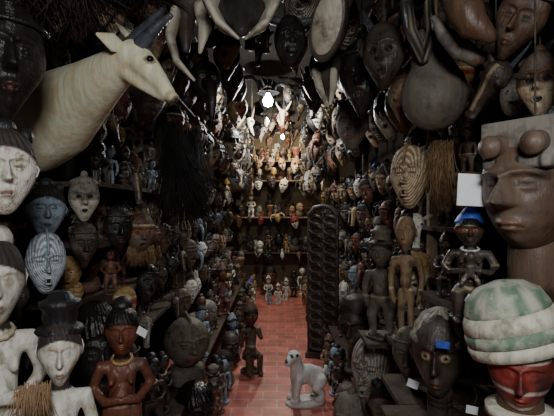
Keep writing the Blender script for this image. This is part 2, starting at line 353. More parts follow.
earp=[('ear',mesh('e_1',ear(-1,.105,.83,.035)),'main'),('ear',mesh('e_2',ear(1,.105,.83,.035)),'main')]
tophat=('headdress',mesh('h_tall',lathe([(.11,.9),(.125,.915),(.11,.93),(.08,.94),(.09,.97),(.085,1.0),(.105,1.02),(.105,1.04),(.07,1.05),(.05,1.08)],28)),'trim')
bun=('hair_bun',mesh('h_bun',join(ell((0,.03,.96),(.065,.085,.055)),ell((0,.09,.88),(.05,.05,.07)))),'hair')
cone=('headdress',mesh('h_cone',lathe([(.1,.885),(.115,.9),(.11,.92),(.085,.97),(.045,1.03),(.02,1.06)],24)),'hat')
neckl=('necklace',mesh('h_nk',tube([(.062*math.sin(t),-.06*math.cos(t)-.005,.655-.015*math.cos(t)) for t in np.linspace(0,2*pi,25)],[.009 if i%2 else .013 for i in range(25)],n=6)),'bead')
stool=('stool',mesh('h_st',lathe([(.1,.02),(.11,.03),(.06,.06),(.06,.16),(.12,.19),(.12,.21)],24,c=(0,.02,0))),'trim')
statue('stand_belly','standing figure, hands on belly','belly f',hd(hair=.45),bun,extraparts=earp+[neckl])
statue('stand_plain','standing figure with swollen belly','belly f',hd(eye='white',hair=.6,chin=.2,mw=.34),None,belly=1.35,extraparts=earp)
statue('stand_down','standing figure, arms at its sides','down',hd(eye='slit',hair=.5,chin=.5,brow=.04),tophat,extraparts=earp)
statue('seated','seated figure resting its chin','chin',hd(eye='white',hair=.5),cone,legs='sit',extraparts=earp+[stool])
statue('long','slender figure with long limbs','down',hd(eye='slit',chin=.6),None,legs='long',slim=.7,extraparts=earp+[bun])
statue('maternity','mother figure holding a child','hold f',hd(eye='white',hair=.45,marks='band'),cone,legs='sit',
   extra=[ell((0,-.17,.6),(.04,.04,.05)),tube([(0,-.15,.45),(0,-.16,.56)],[.045,.035]),tube([(.03,-.17,.44),(.06,-.2,.36)],[.022,.018]),tube([(-.03,-.17,.44),(-.06,-.2,.36)],[.022,.018])],
   extraparts=earp+[neckl,stool])
def bust(key,desc,f,parts=(),sh=True):
    g=join(tube([(0,0,.36),(0,0,.2)],[.13,.14],n=20),tube([(0,0,.2),(0,0,.06)],[(.3,.17),(.32,.19)],n=24)) if sh else lathe([(.16,.0),(.18,.02),(.18,.05),(.12,.08),(.12,.4)],28)
    g=remesh(g,.02,4); V=list(map(tuple,f[0]+np.array([0,-.03,.64]))); n0=len(g[0])
    lo=min(v[2] for v in g[0]); g=([(v[0],v[1],v[2]-lo) for v in g[0]],g[1])
    F=list(g[1])+[tuple(i+n0 for i in q) for q in f[1]]
    C=np.array([(1.,0,0) if abs((v[2]*28)%1-.5)<.12 and .2<v[2]<.34 else (0,0,0) for v in g[0]]+[tuple(c) for c in f[2]])
    tmpl(key,'carved_bust',desc,'sculpture','stand',[('bust',mesh('b_'+key,(list(g[0])+V,F),col=C),'main')]+list(parts))
eb=[('ear',mesh('e_3',ear(-1,.25,.62,.08)),'main'),('ear',mesh('e_4',ear(1,.25,.62,.08)),'main')]
bust('bust_a','bust with ridged hair',face(w=.5,d=.56,h=.72,flat=False,hair=.45),eb)
bust('bust_d','bust with bulging white eyes',face(w=.54,d=.56,h=.74,flat=False,eye='white',es=1.4,chin=.15,mouth='open',mw=.34,nw=.13),eb)
bust('bust_b','bust wearing a domed cap',face(w=.5,d=.56,h=.72,flat=False,eye='white',chin=.45),eb+[('cap',mesh('h_cap',lathe([(.25,.74),(.285,.75),(.285,.79),(.25,.82),(.24,.88),(.17,.97),(.06,1.02)],48),fn=lambda x,y,z:(0,0,1. if (math.atan2(y,x)*8/pi)%1<.45 and z>.8 else 0)),'trim')],sh=False)
bust('bust_c','bust with tall ringed headdress',face(w=.46,d=.5,h=.66,flat=False,eye='slit',chin=.5),eb+[('headdress',mesh('h_rg',lathe([(.22,.8),(.25,.82),(.22,.85),(.25,.88),(.21,.91),(.23,.94),(.19,.97),(.2,1.0),(.14,1.05),(.05,1.08)],30)),'trim')],sh=False)
bust('helmet','rounded helmet mask with crest',face(w=.7,d=.72,h=.74,flat=False,eye='slit',marks='scar',chin=.2,top=.1),[('neck_ring',mesh('h_nr',lathe([(.26,.02),(.3,.06),(.26,.1),(.3,.14),(.26,.18),(.29,.22),(.25,.27)],30)),'main'),('crest',mesh('h_kr',tube([(0,-.3,.8),(0,-.18,.97),(0,.05,1.02),(0,.25,.9)],[(.03,.07)]*4,n=12)),'trim')],sh=False)
tmpl('pot','clay_pot','rounded lidded pot','pot','stand',[('body',mesh('v_pot',lathe([(.2,0),(.25,.02),(.42,.25),(.46,.42),(.4,.6),(.25,.7),(.22,.78),(.28,.82)],32)),'main'),('lid',mesh('v_lid',lathe([(.29,.82),(.29,.85),(.15,.92),(.05,.94),(.07,.99),(.03,1.02)],28)),'trim')])
tmpl('drum','wooden_drum','hourglass drum with laced hide','drum','stand',[('body',mesh('v_dr',lathe([(.24,0),(.26,.03),(.16,.3),(.14,.5),(.22,.75),(.27,.92),(.27,.95)],28)),'main'),('drumhead',mesh('v_dh',lathe([(.285,.88),(.29,.9),(.29,.97),(.26,.985),(.02,.99)],28)),'skin'),
  ('lacing',mesh('v_lc',join(*[tube([(.285*math.cos(a),.285*math.sin(a),.88),(.17*math.cos(a+.2),.17*math.sin(a+.2),.52)],[.008,.008],n=4) for a in np.linspace(0,2*pi,17)[:-1]])),'fibre')])
# ------------------------------------------------------------ spawn
ROLE=dict(hair='hair_black',horn='horn_dark',fibre='raffia',trim=None,beak=None,bead='bone',skin='tan_wood')
BOX=[]
def aabb(key,loc,s,rot,sc3):
    t=T[key]; R=rot.to_matrix(); lo=t['lo']; hi=t['hi']; pts=[]
    for i in range(8):
        c=Vector([(lo,hi)[(i>>k)&1][k]*s*sc3[k] for k in range(3)]); pts.append(R@c+Vector(loc))
    a=np.array([list(p) for p in pts]); c=(a.min(0)+a.max(0))/2; h=(a.max(0)-a.min(0))/2
    h[:2]*=.82; h[2]*=.95
    return c-h,c+h
def clash(b,tol):
    v=np.prod(b[1]-b[0])
    for q in BOX:
        d=np.minimum(b[1],q[1])-np.maximum(b[0],q[0])
        if d.min()>0 and np.prod(d)>tol*min(v,np.prod(q[1]-q[0])): return True
    return False
def spawn(key,loc,s,yaw=0,m='ebony_wood',tilt=0,roll=0,where='',roles={},group=None,label=None,cord=None,name=None,cat=None,sc3=(1,1,1),tol=None):
    t=T[key]; root=None; rot=Euler((tilt,roll,yaw),'XYZ')
    bx=aabb(key,loc,s,rot,sc3)
    if tol is not None:
        if clash(bx,tol): return None
    BOX.append(bx)
    for i,(pn,me,role) in enumerate(t['parts']):
        o=bpy.data.objects.new((name or t['name']) if i==0 else pn,me); COL.objects.link(o)
        mk=m if role=='main' else roles.get(role,(roles.get('trim') if role=='hat' else None) or ROLE.get(role) or m)
        o.material_slots[0].link='OBJECT'; o.material_slots[0].material=M(mk)
        if i==0:
            root=o; o.location=loc; o.rotation_euler=rot; o.scale=(s*sc3[0],s*sc3[1],s*sc3[2])
            o['label']=label or (MD[m][1]+' '+t['desc']+(', '+where if where else '')); o['category']=cat or t['cat']
            if group: o['group']=group
        else:
            o.parent=root
    if cord:
        L=max(.02,(cord-loc[2])/s)
        g=tube([(0,0,.1),(0,0,L)],[.003/s]*2,n=5); me=mesh('cord',g); c=bpy.data.objects.new('hanging_cord',me); COL.objects.link(c); c.parent=root
        c.material_slots[0].link='OBJECT'; c.material_slots[0].material=M('cord')
        c.matrix_parent_inverse=(rot.to_matrix().to_4x4()).inverted()
    return root
def obj(name,g,m,parent=None,label=None,cat=None,smooth=True,kind=None,fn=None,loc=None,group=None,col=None):
    me=mesh(name,g,smooth=smooth,fn=fn,col=col); o=bpy.data.objects.new(name,me); COL.objects.link(o); me.materials[0]=M(m) if isinstance(m,str) else m
    if parent: o.parent=parent
    if label: o['label']=label
    if cat: o['category']=cat
    if kind: o['kind']=kind
    if group: o['group']=group
    if loc is not None: o.location=loc
    return o
# ------------------------------------------------------------ room
WX=1.2; CZ=3.12; BY=8.7; FY=-1.0
def nodemat(name):
    m=bpy.data.materials.new(name); m.use_nodes=True; return m,m.node_tree.nodes,m.node_tree.links,m.node_tree.nodes['Principled BSDF']
fm,N,L,b=nodemat('floor_tiles')
tc=N.new('ShaderNodeTexCoord'); br=N.new('ShaderNodeTexBrick'); br.offset=0.5
br.inputs['Scale'].default_value=1; br.inputs['Brick Width'].default_value=.24; br.inputs['Row Height'].default_value=.15; br.inputs['Mortar Size'].default_value=.005
br.inputs['Color1'].default_value=(.66,.19,.145,1); br.inputs['Color2'].default_value=(.46,.135,.105,1); br.inputs['Mortar'].default_value=(.55,.4,.36,1)
L.new(tc.outputs['Object'],br.inputs['Vector']); n=N.new('ShaderNodeTexNoise'); n.inputs['Scale'].default_value=5; n.inputs['Detail'].default_value=8
mx=N.new('ShaderNodeMix'); mx.data_type='RGBA'; mx.blend_type='MULTIPLY'; mx.inputs[0].default_value=.6; L.new(tc.outputs['Object'],n.inputs['Vector'])
nr=N.new('ShaderNodeValToRGB'); nr.color_ramp.elements[0].position=.3; nr.color_ramp.elements[0].color=(.3,.28,.27,1); nr.color_ramp.elements[1].position=.6; nr.color_ramp.elements[1].color=(1,1,1,1); L.new(n.outputs['Fac'],nr.inputs[0])
L.new(br.outputs['Color'],mx.inputs[6]); L.new(nr.outputs[0],mx.inputs[7]); L.new(mx.outputs[2],b.inputs['Base Color']); b.inputs['Roughness'].default_value=.4
wm,N,L,b=nodemat('dark_plaster'); n=N.new('ShaderNodeTexNoise'); n.inputs['Scale'].default_value=3; cr=N.new('ShaderNodeValToRGB')
cr.color_ramp.elements[0].color=(.008,.006,.005,1); cr.color_ramp.elements[1].color=(.022,.017,.012,1); L.new(n.outputs['Fac'],cr.inputs[0]); L.new(cr.outputs[0],b.inputs['Base Color']); b.inputs['Roughness'].default_value=1; b.inputs['Specular IOR Level'].default_value=.1
wb,N,L,b=nodemat('cream_plaster'); n=N.new('ShaderNodeTexNoise'); n.inputs['Scale'].default_value=3; cr=N.new('ShaderNodeValToRGB')
cr.color_ramp.elements[0].color=(.06,.042,.024,1); cr.color_ramp.elements[1].color=(.16,.11,.06,1); L.new(n.outputs['Fac'],cr.inputs[0]); L.new(cr.outputs[0],b.inputs['Base Color']); b.inputs['Roughness'].default_value=.9
def struct(name,c,s,m): return obj(name,boxg(c,s),m,smooth=False,kind='structure')
struct('floor',(0,(BY+FY)/2,-.05),(2*WX+.2,BY-FY,.1),fm)
struct('ceiling',(0,(BY+FY)/2,CZ+.05),(2*WX+.2,BY-FY,.1),wm)
struct('wall_left',(-WX-.05,(BY+FY)/2,CZ/2),(.1,BY-FY,CZ),wm)
struct('wall_right',(WX+.05,(BY+FY)/2,CZ/2),(.1,BY-FY,CZ),wm)
struct('wall_back',(0,BY+.05,CZ/2),(2*WX+.2,.1,CZ),wb)
def shelf(x0,x1,y0,y1,z,label,t=.022,m='shelf_wood'):
    return obj('wall_shelf',boxg(((x0+x1)/2,(y0+y1)/2,z-t/2),(abs(x1-x0),y1-y0,t)),m,smooth=False,label=label,cat='shelf')
SHL=[.88,1.16,1.44,1.72]; SHR=[.66,.94,1.22,1.5,1.78]
for z in SHL: shelf(-WX,-.8,1.95,8.0,z,'long brown board shelf crowded with carved figures')
for z in SHR: shelf(.82,WX,2.15,8.0,z,'long brown board shelf crowded with carved figures')
shelf(-WX,-.5,.75,1.75,.69,'brown wooden display bench holding painted statues')
shelf(.42,WX,.75,1.75,.8,'brown wooden display bench holding carved busts')
shelf(.5,WX,1.76,2.08,.8,'short brown board shelf holding an olive mask')
shelf(.62,WX,1.15,1.88,1.24,'short wooden shelf holding a mother figure')
shelf(.58,.81,2.12,2.32,.925,'short bracket shelf holding a slender figure')
shelf(.5,.81,2.38,2.66,.846,'short bracket shelf holding a hatted figure')
shelf(-.8,-.56,1.95,8.0,.4,'low wooden bench along the aisle'); shelf(.54,.82,2.15,8.0,.36,'low wooden bench along the aisle')
BZ=[.75,1.43,2.13,2.5]
for z in BZ: shelf(-.8,.7,8.2,BY,z,'pale wooden shelf lined with small figurines',m='post_wood' if z in(1.43,2.13) else 'shelf_wood')
for (x,y,mm_) in [(.87,2.42,'post_wood'),(.86,4.2,'shelf_wood'),(-.86,3.9,'shelf_wood'),(.84,1.22,'shelf_wood')]:
    obj('shelf_post',boxg((x,y,CZ/2),(.045,.045,CZ)),mm_,smooth=False,label='square timber post supporting the shelves',cat='post')
def rail(x,z,y0,y1):
    obj('hanging_rail',tube([(x,y0,z),(x,y1,z)],[.009,.009],n=8),'shelf_wood',label='thin dark wooden rail with masks hanging from it',cat='rail')
RT=(2.2,2.54,2.88)
for sx in(-1,1):
    for z in RT: rail(sx*.7,z+.175,2.15,BY)
    for z in (1.95,2.3,2.65): rail(sx*.47,z+.17,4.5,BY)
# ------------------------------------------------------------ heroes
def hs(key,px,ytop,d,zsup,yaw,m,label,hf=1.0,**k):
    p=P(px,ytop,d); s=(p.z-zsup)/hf; return spawn(key,(p.x,p.y,zsup+.001),s,yaw=yaw,m=m,label=label,**k)
def hm(key,px,yt,yb,d,yaw,m,label,hf=1.0,**k):
    p=P(px,(yt+yb)/2,d); return spawn(key,p,(yb-yt)*d/FP/hf,yaw=yaw,m=m,label=label,**k)
hs('stand_belly',-3,235,1.24,.69,.6,'white_paint','white-painted statue with large head and slit eyes',hf=.98,roles={'hair':'white_paint'},sc3=(.76,.8,1))
hs('stand_down',60,303,1.18,.69,.45,'white_paint','white statue with black hair and thin arms',hf=1.0,roles={'trim':'hair_black'},sc3=(.78,.8,.97))
hs('stand_belly',122,300,1.5,.69,.3,'red_wood','reddish-brown figure with dark hair, hands on belly',hf=1.0,sc3=(.9,.9,1),roles={'bead':'ochre_paint'})
hs('bust_a',94,300,1.66,.69,.6,'black_wood','glossy black carved bust beside painted statues',hf=1.0,sc3=(.7,.75,1))
hm('oval',4,128,215,1.15,.7,'white_paint','white oval mask with narrow eyes on the wall')
hm('dan',6,2,122,1.3,.7,'black_wood','glossy black mask hanging high on the wall')
hm('oval',46,184,238,1.75,.6,'blue_grey','small pale grey face mask with ridged hair')
hm('kifwebe',46,232,294,1.6,.6,'blue_grey','pale blue-grey striped mask leaning on the wall')
hm('bicolour',84,176,222,1.9,.5,'grey_wood','dusty grey face mask with pale lower face')
hm('dan',118,205,252,2.0,.6,'black_wood','black carved face mask with full lips')
hm('dan',84,222,268,1.8,.6,'ebony_wood','dark narrow mask beside pale striped mask')
hm('raffia',140,205,262,2.15,.6,'brown_wood','dark brown mask with bristling raffia beard')
spawn('stand_plain',(-.85,2.2,1.161),.255,yaw=.4,m='red_wood',label='small reddish-brown figure with swollen belly')
spawn('helmet',(-.62,2.95,.401),.45,yaw=.5,m='olive_wood',label='large rounded olive-brown helmet mask with curved crest',sc3=(1,.9,1))
spawn('bust_a',(-.53,2.75,.001),.5,yaw=.6,m='black_wood',label='black carved bust at the foot of the bench')
spawn('stand_belly',(-.67,2.3,.401),.42,yaw=.6,m='ebony_wood',label='dark standing figure below the shelf edge')
spawn('seated',(-.26,4.22,.001),.66,yaw=.4,m='brown_wood',label='brown seated figure with hands to its face')
spawn('seated',(-.63,4.9,.401),.55,yaw=.4,m='red_wood',label='reddish-brown seated figure wearing a cap',roles={'trim':'red_wood'})
spawn('stand_plain',(-.62,3.5,.401),.42,yaw=.5,m='blue_grey',label='pale blue-grey figure with swollen belly')
hs('bust_b',440,308,1.55,.8,-.5,'ebony_wood','dark carved bust wearing a pale striped cap',roles={'trim':'grey_wood'},hf=1.02,sc3=(.85,.85,1))
hs('maternity',470,206,1.4,1.24,-.4,'ebony_wood','dark mother figure with child and blue cap',hf=1.06,roles={'hat':'blue_paint','bead':'white_paint'},sc3=(1.2,1.2,1))
spawn('maternity',(.7,1.78,1.241),.25,yaw=-.5,m='ebony_wood',label='small dark mother figure with white painted bands',roles={'bead':'white_paint'})
hm('kifwebe',410,145,209,2.1,-.6,'tan_wood','striped brown and white mask with box mouth',roles={'trim':'tan_wood'})
spawn('long',(.66,2.2,.926),.66,yaw=-.5,m='tan_wood',label='tall slender pale-brown figure with long limbs',sc3=(.72,.8,1))
spawn('stand_down',(.61,2.52,.847),.6,yaw=-.5,m='olive_wood',label='dark olive figure wearing a tall brimmed hat')
spawn('bust_c',(.6,3.25,.361),.55,yaw=-.5,m='ebony_wood',label='dark carved bust with tall ringed headdress')
spawn('kifwebe',(.6,2.75,.575),.42,yaw=-.6,m='grey_wood',label='dusty grey striped mask leaning by the aisle')
spawn('oval',(.6,2.35,.51),.29,yaw=-.5,m='olive_wood',label='weathered face mask leaning at the stack bottom')
spawn('bicolour',(.49,2.85,.2),.38,yaw=-.4,m='grey_wood',label='small grey mask with pale face on the floor')
spawn('dan',(.6,1.95,.935),.26,yaw=-.5,m='olive_wood',label='dusty olive mask leaning beside a carved bust')
# antelope trophy
rt=bpy.data.objects.new('antelope_trophy',None); COL.objects.link(rt); base=Vector((-1.15,1.95,1.97)); rt.location=base
rt['label']='cream taxidermy antelope head and neck mounted on wall'; rt['category']='trophy'
BOX.append((np.array([-1.2,1.4,1.7]),np.array([-.35,2.15,2.3])))
def rel(g): return [tuple(Vector(v)-base) for v in g[0]],g[1]
nk=remesh(join(tube([base,base+Vector((.06,-.01,.01)),P(64,112,1.86),P(88,92,1.72),P(110,74,1.6),P(128,60,1.53)],[(.19,.22),(.19,.22),(.14,.185),(.1,.125),(.07,.085),(.058,.065)],n=26,cap=False),
   ell(tuple(P(133,58,1.52)),(.058,.062,.064)),tube([P(136,57,1.51),P(150,70,1.47),P(164,87,1.44),P(172,98,1.42)],[(.054,.055),(.04,.042),(.026,.028),(.021,.022)],n=20),
   tube([P(127,70,1.53),P(142,84,1.49),P(165,99,1.44)],[.04,.024,.014]),ell(tuple(P(148,58,1.46)),(.018,.018,.014)),ell(tuple(P(173,98,1.41)),(.022,.022,.018))),.0095,3)
nz=P(176,102,1.4); eyp=P(150,59,1.44)
def acol(x,y,z):
    v=Vector((x,y,z))+base
    ln=(v-P(160,80,1.42)).length
    return (0.85 if (v-nz).length<.02 else (.75 if (v-eyp).length<.02 else 0),0,.5 if (v-nz).length<.045 else max(0,.35-ln*7))
obj('head_and_neck',rel(nk),'hide_cream',parent=rt,fn=acol)
for (a,bq,c) in [((142,46,1.49),(148,34,1.47),(170,16,1.44)),((134,44,1.56),(142,30,1.58),(162,10,1.6))]:
    pts=[];rd=[]
    for i in range(24):
        t=i/23; p=P(*a).lerp(P(*bq),t).lerp(P(*bq).lerp(P(*c),t),t); pts.append(p); rd.append(.03*(1-.7*t)*(1.18 if i%2 else 1))
    obj('horn',rel(tube(pts,rd,n=12)),'horn_dark',parent=rt)
obj('ear',rel(tube([P(126,50,1.52),P(112,42,1.46),P(97,34,1.42)],[(.012,.014),(.012,.034),(.004,.006)],n=14)),'hide_cream',parent=rt)
obj('ear',rel(tube([P(137,46,1.6),P(127,32,1.64),P(116,24,1.68)],[(.014,.014),(.034,.012),(.006,.004)],n=14)),'hide_cream',parent=rt)
obj('eye',rel(ell(tuple(P(150,59,1.44)),(.012,.011,.011))),'eye_glass',parent=rt)
obj('nostril',rel(ell(tuple(P(176,100,1.395)),(.005,.004,.006))),'eye_glass',parent=rt)
obj('neck_shield',xf(lathe([(.25,-.025),(.25,0),(.22,.012)],30),Matrix.Rotation(pi/2,4,'Y')),'ebony_wood',parent=rt)
def beakmask(label,p,pts,rads,head,m1,m2):
    r=bpy.data.objects.new('beaked_mask',None); COL.objects.link(r); r.location=p; r['label']=label; r['category']='mask'
    BOX.append((np.array([p.x-.12,p.y-.12,p.z-.15]),np.array([p.x+.12,p.y+.12,p.z+.12])))
    q=lambda g:([tuple(Vector(v)-p) for v in g[0]],g[1])
    obj('mask_shell',q(remesh(head,.012,3)),m1,parent=r)
    for pt,rd in zip(pts,rads): obj('beak',q(tube(pt,rd,n=18)),m2,parent=r)
    obj('hanging_cord',q(tube([p,Vector((p.x,p.y,CZ))],[.003,.003],n=5)),'cord',parent=r)
p=P(190,2,1.9)
beakmask('hornbill mask with curved white beak, dark head',p,[[P(176,14,1.8),P(170,38,1.78),P(177,62,1.76),P(194,80,1.74)],[P(200,5,1.8),P(205,28,1.78),P(200,52,1.76)]],
  [[(.022,.05),(.02,.045),(.016,.03),(.006,.006)],[(.03,.022),(.028,.022),(.008,.008)]],join(ell(tuple(p),(.11,.1,.1)),ell(tuple(P(206,-6,1.9)),(.1,.08,.08)),tube([P(186,10,1.85),P(186,50,1.82)],[.05,.02])),'ebony_wood','old_ivory')
p=P(242,-8,1.7)
beakmask('black mask with two broad cream painted cheeks',p,[[P(218,-10,1.66),P(212,8,1.62),P(222,26,1.6),P(238,38,1.58)],[P(266,-10,1.66),P(272,8,1.62),P(262,26,1.6),P(246,38,1.58)]],
  [[(.02,.06),(.022,.066),(.018,.05),(.006,.008)]]*2,join(ell(tuple(p),(.14,.08,.12)),tube([P(242,0,1.66),P(242,30,1.6)],[.06,.03]),ell(tuple(P(242,12,1.64)),(.1,.05,.08))),'black_wood','old_ivory')
r=bpy.data.objects.new('oval_drum',None); COL.objects.link(r); p=P(328,24,1.8); r.location=p; r['label']='oval cream hide drum with dark wooden rim'; r['category']='drum'
BOX.append((np.array([p.x-.12,p.y-.12,p.z-.15]),np.array([p.x+.12,p.y+.12,p.z+.12])))
Mx=Euler((.3,.35,-.4)).to_matrix().to_4x4()@Matrix.Rotation(pi/2,4,'X')@Matrix.Diagonal((.5,1,1,1))
obj('body',xf(lathe([(.1,-.12),(.15,-.03),(.155,.0),(.15,.012),(.135,.016)],36),Mx),'ebony_wood',parent=r)
obj('drumhead',xf(lathe([(.128,.012),(.122,.02),(.01,.022)],36),Mx),'old_ivory',parent=r)
obj('hanging_cord',tube([Vector((0,0,.1)),Vector((0,0,CZ-p.z))],[.003,.003],n=5),'cord',parent=r)
p=P(325,66,2.1)
beakmask('long-snouted dark mask with pale painted jaw',p,[[P(316,72,2.03),P(320,88,2.0),P(328,106,1.95)],[P(333,72,2.03),P(333,88,2.0),P(330,104,1.95)]],[[(.022,.022),(.02,.02),(.006,.006)]]*2,join(ell(tuple(p),(.08,.08,.09)),tube([P(325,70,2.03),P(327,100,1.97)],[.03,.015])),'ebony_wood','old_ivory')
p=P(434,95,1.9); r=bpy.data.objects.new('gourd_mask',None); COL.objects.link(r); r.location=p; r['label']='large smooth dark rounded mask with long striped beak'; r['category']='mask'
BOX.append((np.array([p.x-.15,p.y-.15,p.z-.16]),np.array([p.x+.15,p.y+.15,p.z+.4])))
q=lambda g:([tuple(Vector(v)-p) for v in g[0]],g[1])
obj('mask_shell',q(remesh(join(ell(tuple(p),(.145,.13,.16)),tube([P(432,70,1.9),P(424,40,1.86)],[.1,.05])),.014,5)),'olive_wood',parent=r)
for k,x in ((0,406),(1,428)):
    obj('beak',q(tube([P(424,58,1.8),P(x+4,30,1.76),P(x,4,1.74),P(x+6,-20,1.74)],[(.022,.03),(.022,.034),(.02,.034),(.01,.01)],n=16)),'black_wood',parent=r,fn=lambda x_,y_,z_:(0,0,.8 if (x_*60)%1<.3 else 0))
obj('hanging_cord',q(tube([p,Vector((p.x,p.y,CZ))],[.003,.003],n=5)),'cord',parent=r)
def hornobj(label,pts,rads,m,rim='brown_wood'):
    r=bpy.data.objects.new('carved_horn',None); COL.objects.link(r); p=Vector(pts[0]); r.location=p; r['label']=label; r['category']='horn'
    rl=lambda g:([tuple(Vector(v)-p) for v in g[0]],g[1])
    obj('horn_body',rl(tube(pts,rads,n=22)),m,parent=r)
    d=(Vector(pts[1])-p).normalized()
    ra=rads[0] if not isinstance(rads[0],tuple) else rads[0][0]
    obj('rim',xf(lathe([(ra*.9,-.02),(ra*1.08,-.01),(ra*1.1,.01),(ra*.9,.02)],24),Vector((0,0,1)).rotation_difference(d).to_matrix().to_4x4()),rim,parent=r)
    obj('hanging_cord',tube([Vector((0,0,0)),Vector((0,0,CZ-p.z))],[.003,.003],n=5),'cord',parent=r)
hornobj('brown carved horn cup with wide mouth, hanging overhead',[P(455,-14,1.5),P(464,8,1.47),P(474,26,1.45),P(490,36,1.44)],[.06,.062,.05,.025],'brown_wood')
hornobj('long grey-brown casque horn hanging overhead',[P(476,58,1.6),P(460,48,1.6),P(444,34,1.6),P(434,18,1.6)],[.03,.042,.03,.01],'grey_wood')
def bigmask(key,px,yt,yb,d,yaw,m,label,**k): return hm(key,px,yt,yb,d,yaw,m,label,cord=CZ,**k)
bigmask('dan',520,-20,60,1.45,-.6,'brown_wood','dark brown mask with pointed chin, hanging overhead',tilt=.3,roll=.5)
bigmask('antelope',496,52,122,1.6,-.9,'ebony_wood','dark long-muzzled animal mask hanging overhead',tilt=.4,roll=.7)
bigmask('bicolour',540,52,118,1.5,-.7,'brown_wood','dark mask with pale lower face, hanging overhead')
bigmask('horned',384,10,104,2.0,-.5,'ebony_wood','dark horned mask hanging beside a rounded mask',hf=1.1)
bigmask('buffalo',290,10,74,2.0,.1,'black_wood','black mask with sweeping horns, hanging overhead')
bigmask('dan',362,40,118,2.3,-.4,'black_wood','glossy black pointed mask hanging overhead')
bigmask('oval',352,100,150,2.8,-.5,'olive_wood','olive-brown oval mask with ridged hair, hanging')
bigmask('bird',205,60,135,2.4,.4,'black_wood','black bird mask with long beak, hanging overhead')
# large blocky wooden mask
p=P(532,192,1.25); fl=face(w=.25,d=.3,h=.34,flat=False,chin=.2,eye='slit',nose=.2,nw=.14,mw=.34,mb=-.55,brow=.09,es=1.15,nu=90,nv=90)
BOX.append((np.array([p.x-.15,p.y-.2,p.z-.25]),np.array([p.x+.15,p.y+.15,p.z+.2])))
r=obj('blocky_mask',(fl[0],fl[1]),'brown_wood',label='large dark wooden mask with brow block, broad nose',cat='mask',loc=p,col=fl[2])
r.rotation_euler=(0,0,-.95)
obj('brow_block',remesh(join(boxg((0.02,-.02,.145),(.21,.22,.1)),boxg((0.02,-.1,.075),(.18,.1,.035))),.008,3),'grey_wood',parent=r,
    fn=lambda x,y,z:(1. if (abs((x*18)%1-.5)<.07 and z<.13) else 0,0,0))
for s in(-1,1):
    obj('brow_peg',remesh(join(tube([(.02+s*.05,-.1,.13),(.02+s*.055,-.165,.12)],[.034,.028],n=18),ell((.02+s*.055,-.17,.12),(.034,.014,.034))),.007,2),'brown_wood',parent=r)
obj('ear',ear(-1,.13,0,.05),'brown_wood',parent=r); obj('ear',ear(1,.13,0,.05),'brown_wood',parent=r)
obj('neck',tube([(0,.02,-.12),(0,.03,-.26)],[.07,.08],n=20),'brown_wood',parent=r)
obj('hanging_cord',tube([(0,.02,.19),(0,.02,CZ-p.z)],[.003,.003],n=5),'cord',parent=r)
# turban bust
p=P(520,350,1.15); r=bpy.data.objects.new('painted_bust',None); COL.objects.link(r); r.location=(p.x,p.y,.801); r.rotation_euler=(0,0,-.5)
BOX.append((np.array([p.x-.14,p.y-.14,.8]),np.array([p.x+.14,p.y+.14,p.z+.2])))
r['label']='painted bust with green and cream turban, red face'; r['category']='sculpture'
zz=p.z-.8
f=face(w=.16,d=.2,h=.26,flat=False,eye='slit',nu=72,nv=64,nose=.12,marks='bars')
obj('face',(f[0]*np.array([1,1,.85])+np.array([0,0,zz-.05]),f[1]),'red_paint',parent=r,col=f[2])
obj('shoulders',remesh(join(tube([(0,0,zz-.1),(0,0,.16)],[.055,.065],n=18),tube([(0,0,.15),(0,0,.1)],[(.14,.09),(.15,.1)],n=24),boxg((0,0,.05),(.2,.14,.1))),.01,3),'brown_wood',parent=r)
Mt=Matrix.Translation((0,0,zz-.005))@Matrix.Rotation(-.28,4,'Y')@Matrix.Diagonal((1.12,1.12,1.12,1))
obj('turban_brim',xf(lathe([(.08,.0),(.108,.004),(.112,.018),(.111,.03),(.1,.034)],40),Mt),'cream_paint',parent=r)
obj('turban_band',xf(lathe([(.1,.03),(.1105,.034),(.112,.054),(.105,.062)],40),Mt),'green_paint',parent=r)
obj('turban_wrap',xf(lathe([(.1,.058),(.109,.062),(.106,.086),(.1,.098),(.09,.102)],40),Mt),'cream_paint',parent=r)
obj('turban_crown',xf(lathe([(.096,.096),(.097,.108),(.084,.14),(.055,.162),(.015,.172)],40),Mt),'green_paint',parent=r,fn=lambda x,y,z:(0,0,.75 if abs((x*16+z*9)%1-.5)<.16 else 0))
obj('collar',xf(lathe([(.06,0),(.085,.0),(.085,.022),(.055,.027)],30),Matrix.Translation((0,0,zz-.175))),'cream_paint',parent=r)
def card(name,px,py,d,w,h,m,label,yaw=-.3,roll=.05):
    o=obj(name,boxg((0,0,0),(w*d/FP,.002,h*d/FP)),m,smooth=False,label=label,cat='paper',loc=P(px,py,d)); o.rotation_euler=(0,roll,yaw); return o
card('paper_note',473,190,1.3,30,32,'paper','blank white sheet of paper pinned between masks',yaw=-.1)
for (px,py,d,rl) in [(472,300,1.3,.5),(413,384,1.7,.3),(472,410,1.3,.1),(142,332,1.35,.4)]:
    o=card('price_tag',px,py,d,11,8,'paper','small white price tag on a string',roll=rl)
    obj('string',tube([(0,0,0),(.01,0,.04),(.0,.02,.07)],[.0008]*3,n=4),'cord',parent=o)
card('blue_label',443,345,1.38,13,7,'blue_paint','small blue label stuck on a carved bust',yaw=-.3)
def fibre(label,px,py,d,w,L_,n,m,r=.003,spread=.04,ydep=.05,tilt=0):
    p=P(px,py,d); o=obj('raffia_bundle' if m=='raffia' else 'fibre_drape',strands(n,-w/2,w/2,0,L_,r=r,spread=spread,ydep=ydep),m,label=label,cat='fibre',loc=p,kind='stuff'); o.rotation_euler=(0,tilt,0); return o
fibre('bundle of tan raffia hanging below a mask',441,140,1.95,.08,.3,220,'raffia',r=.0016,spread=.03)
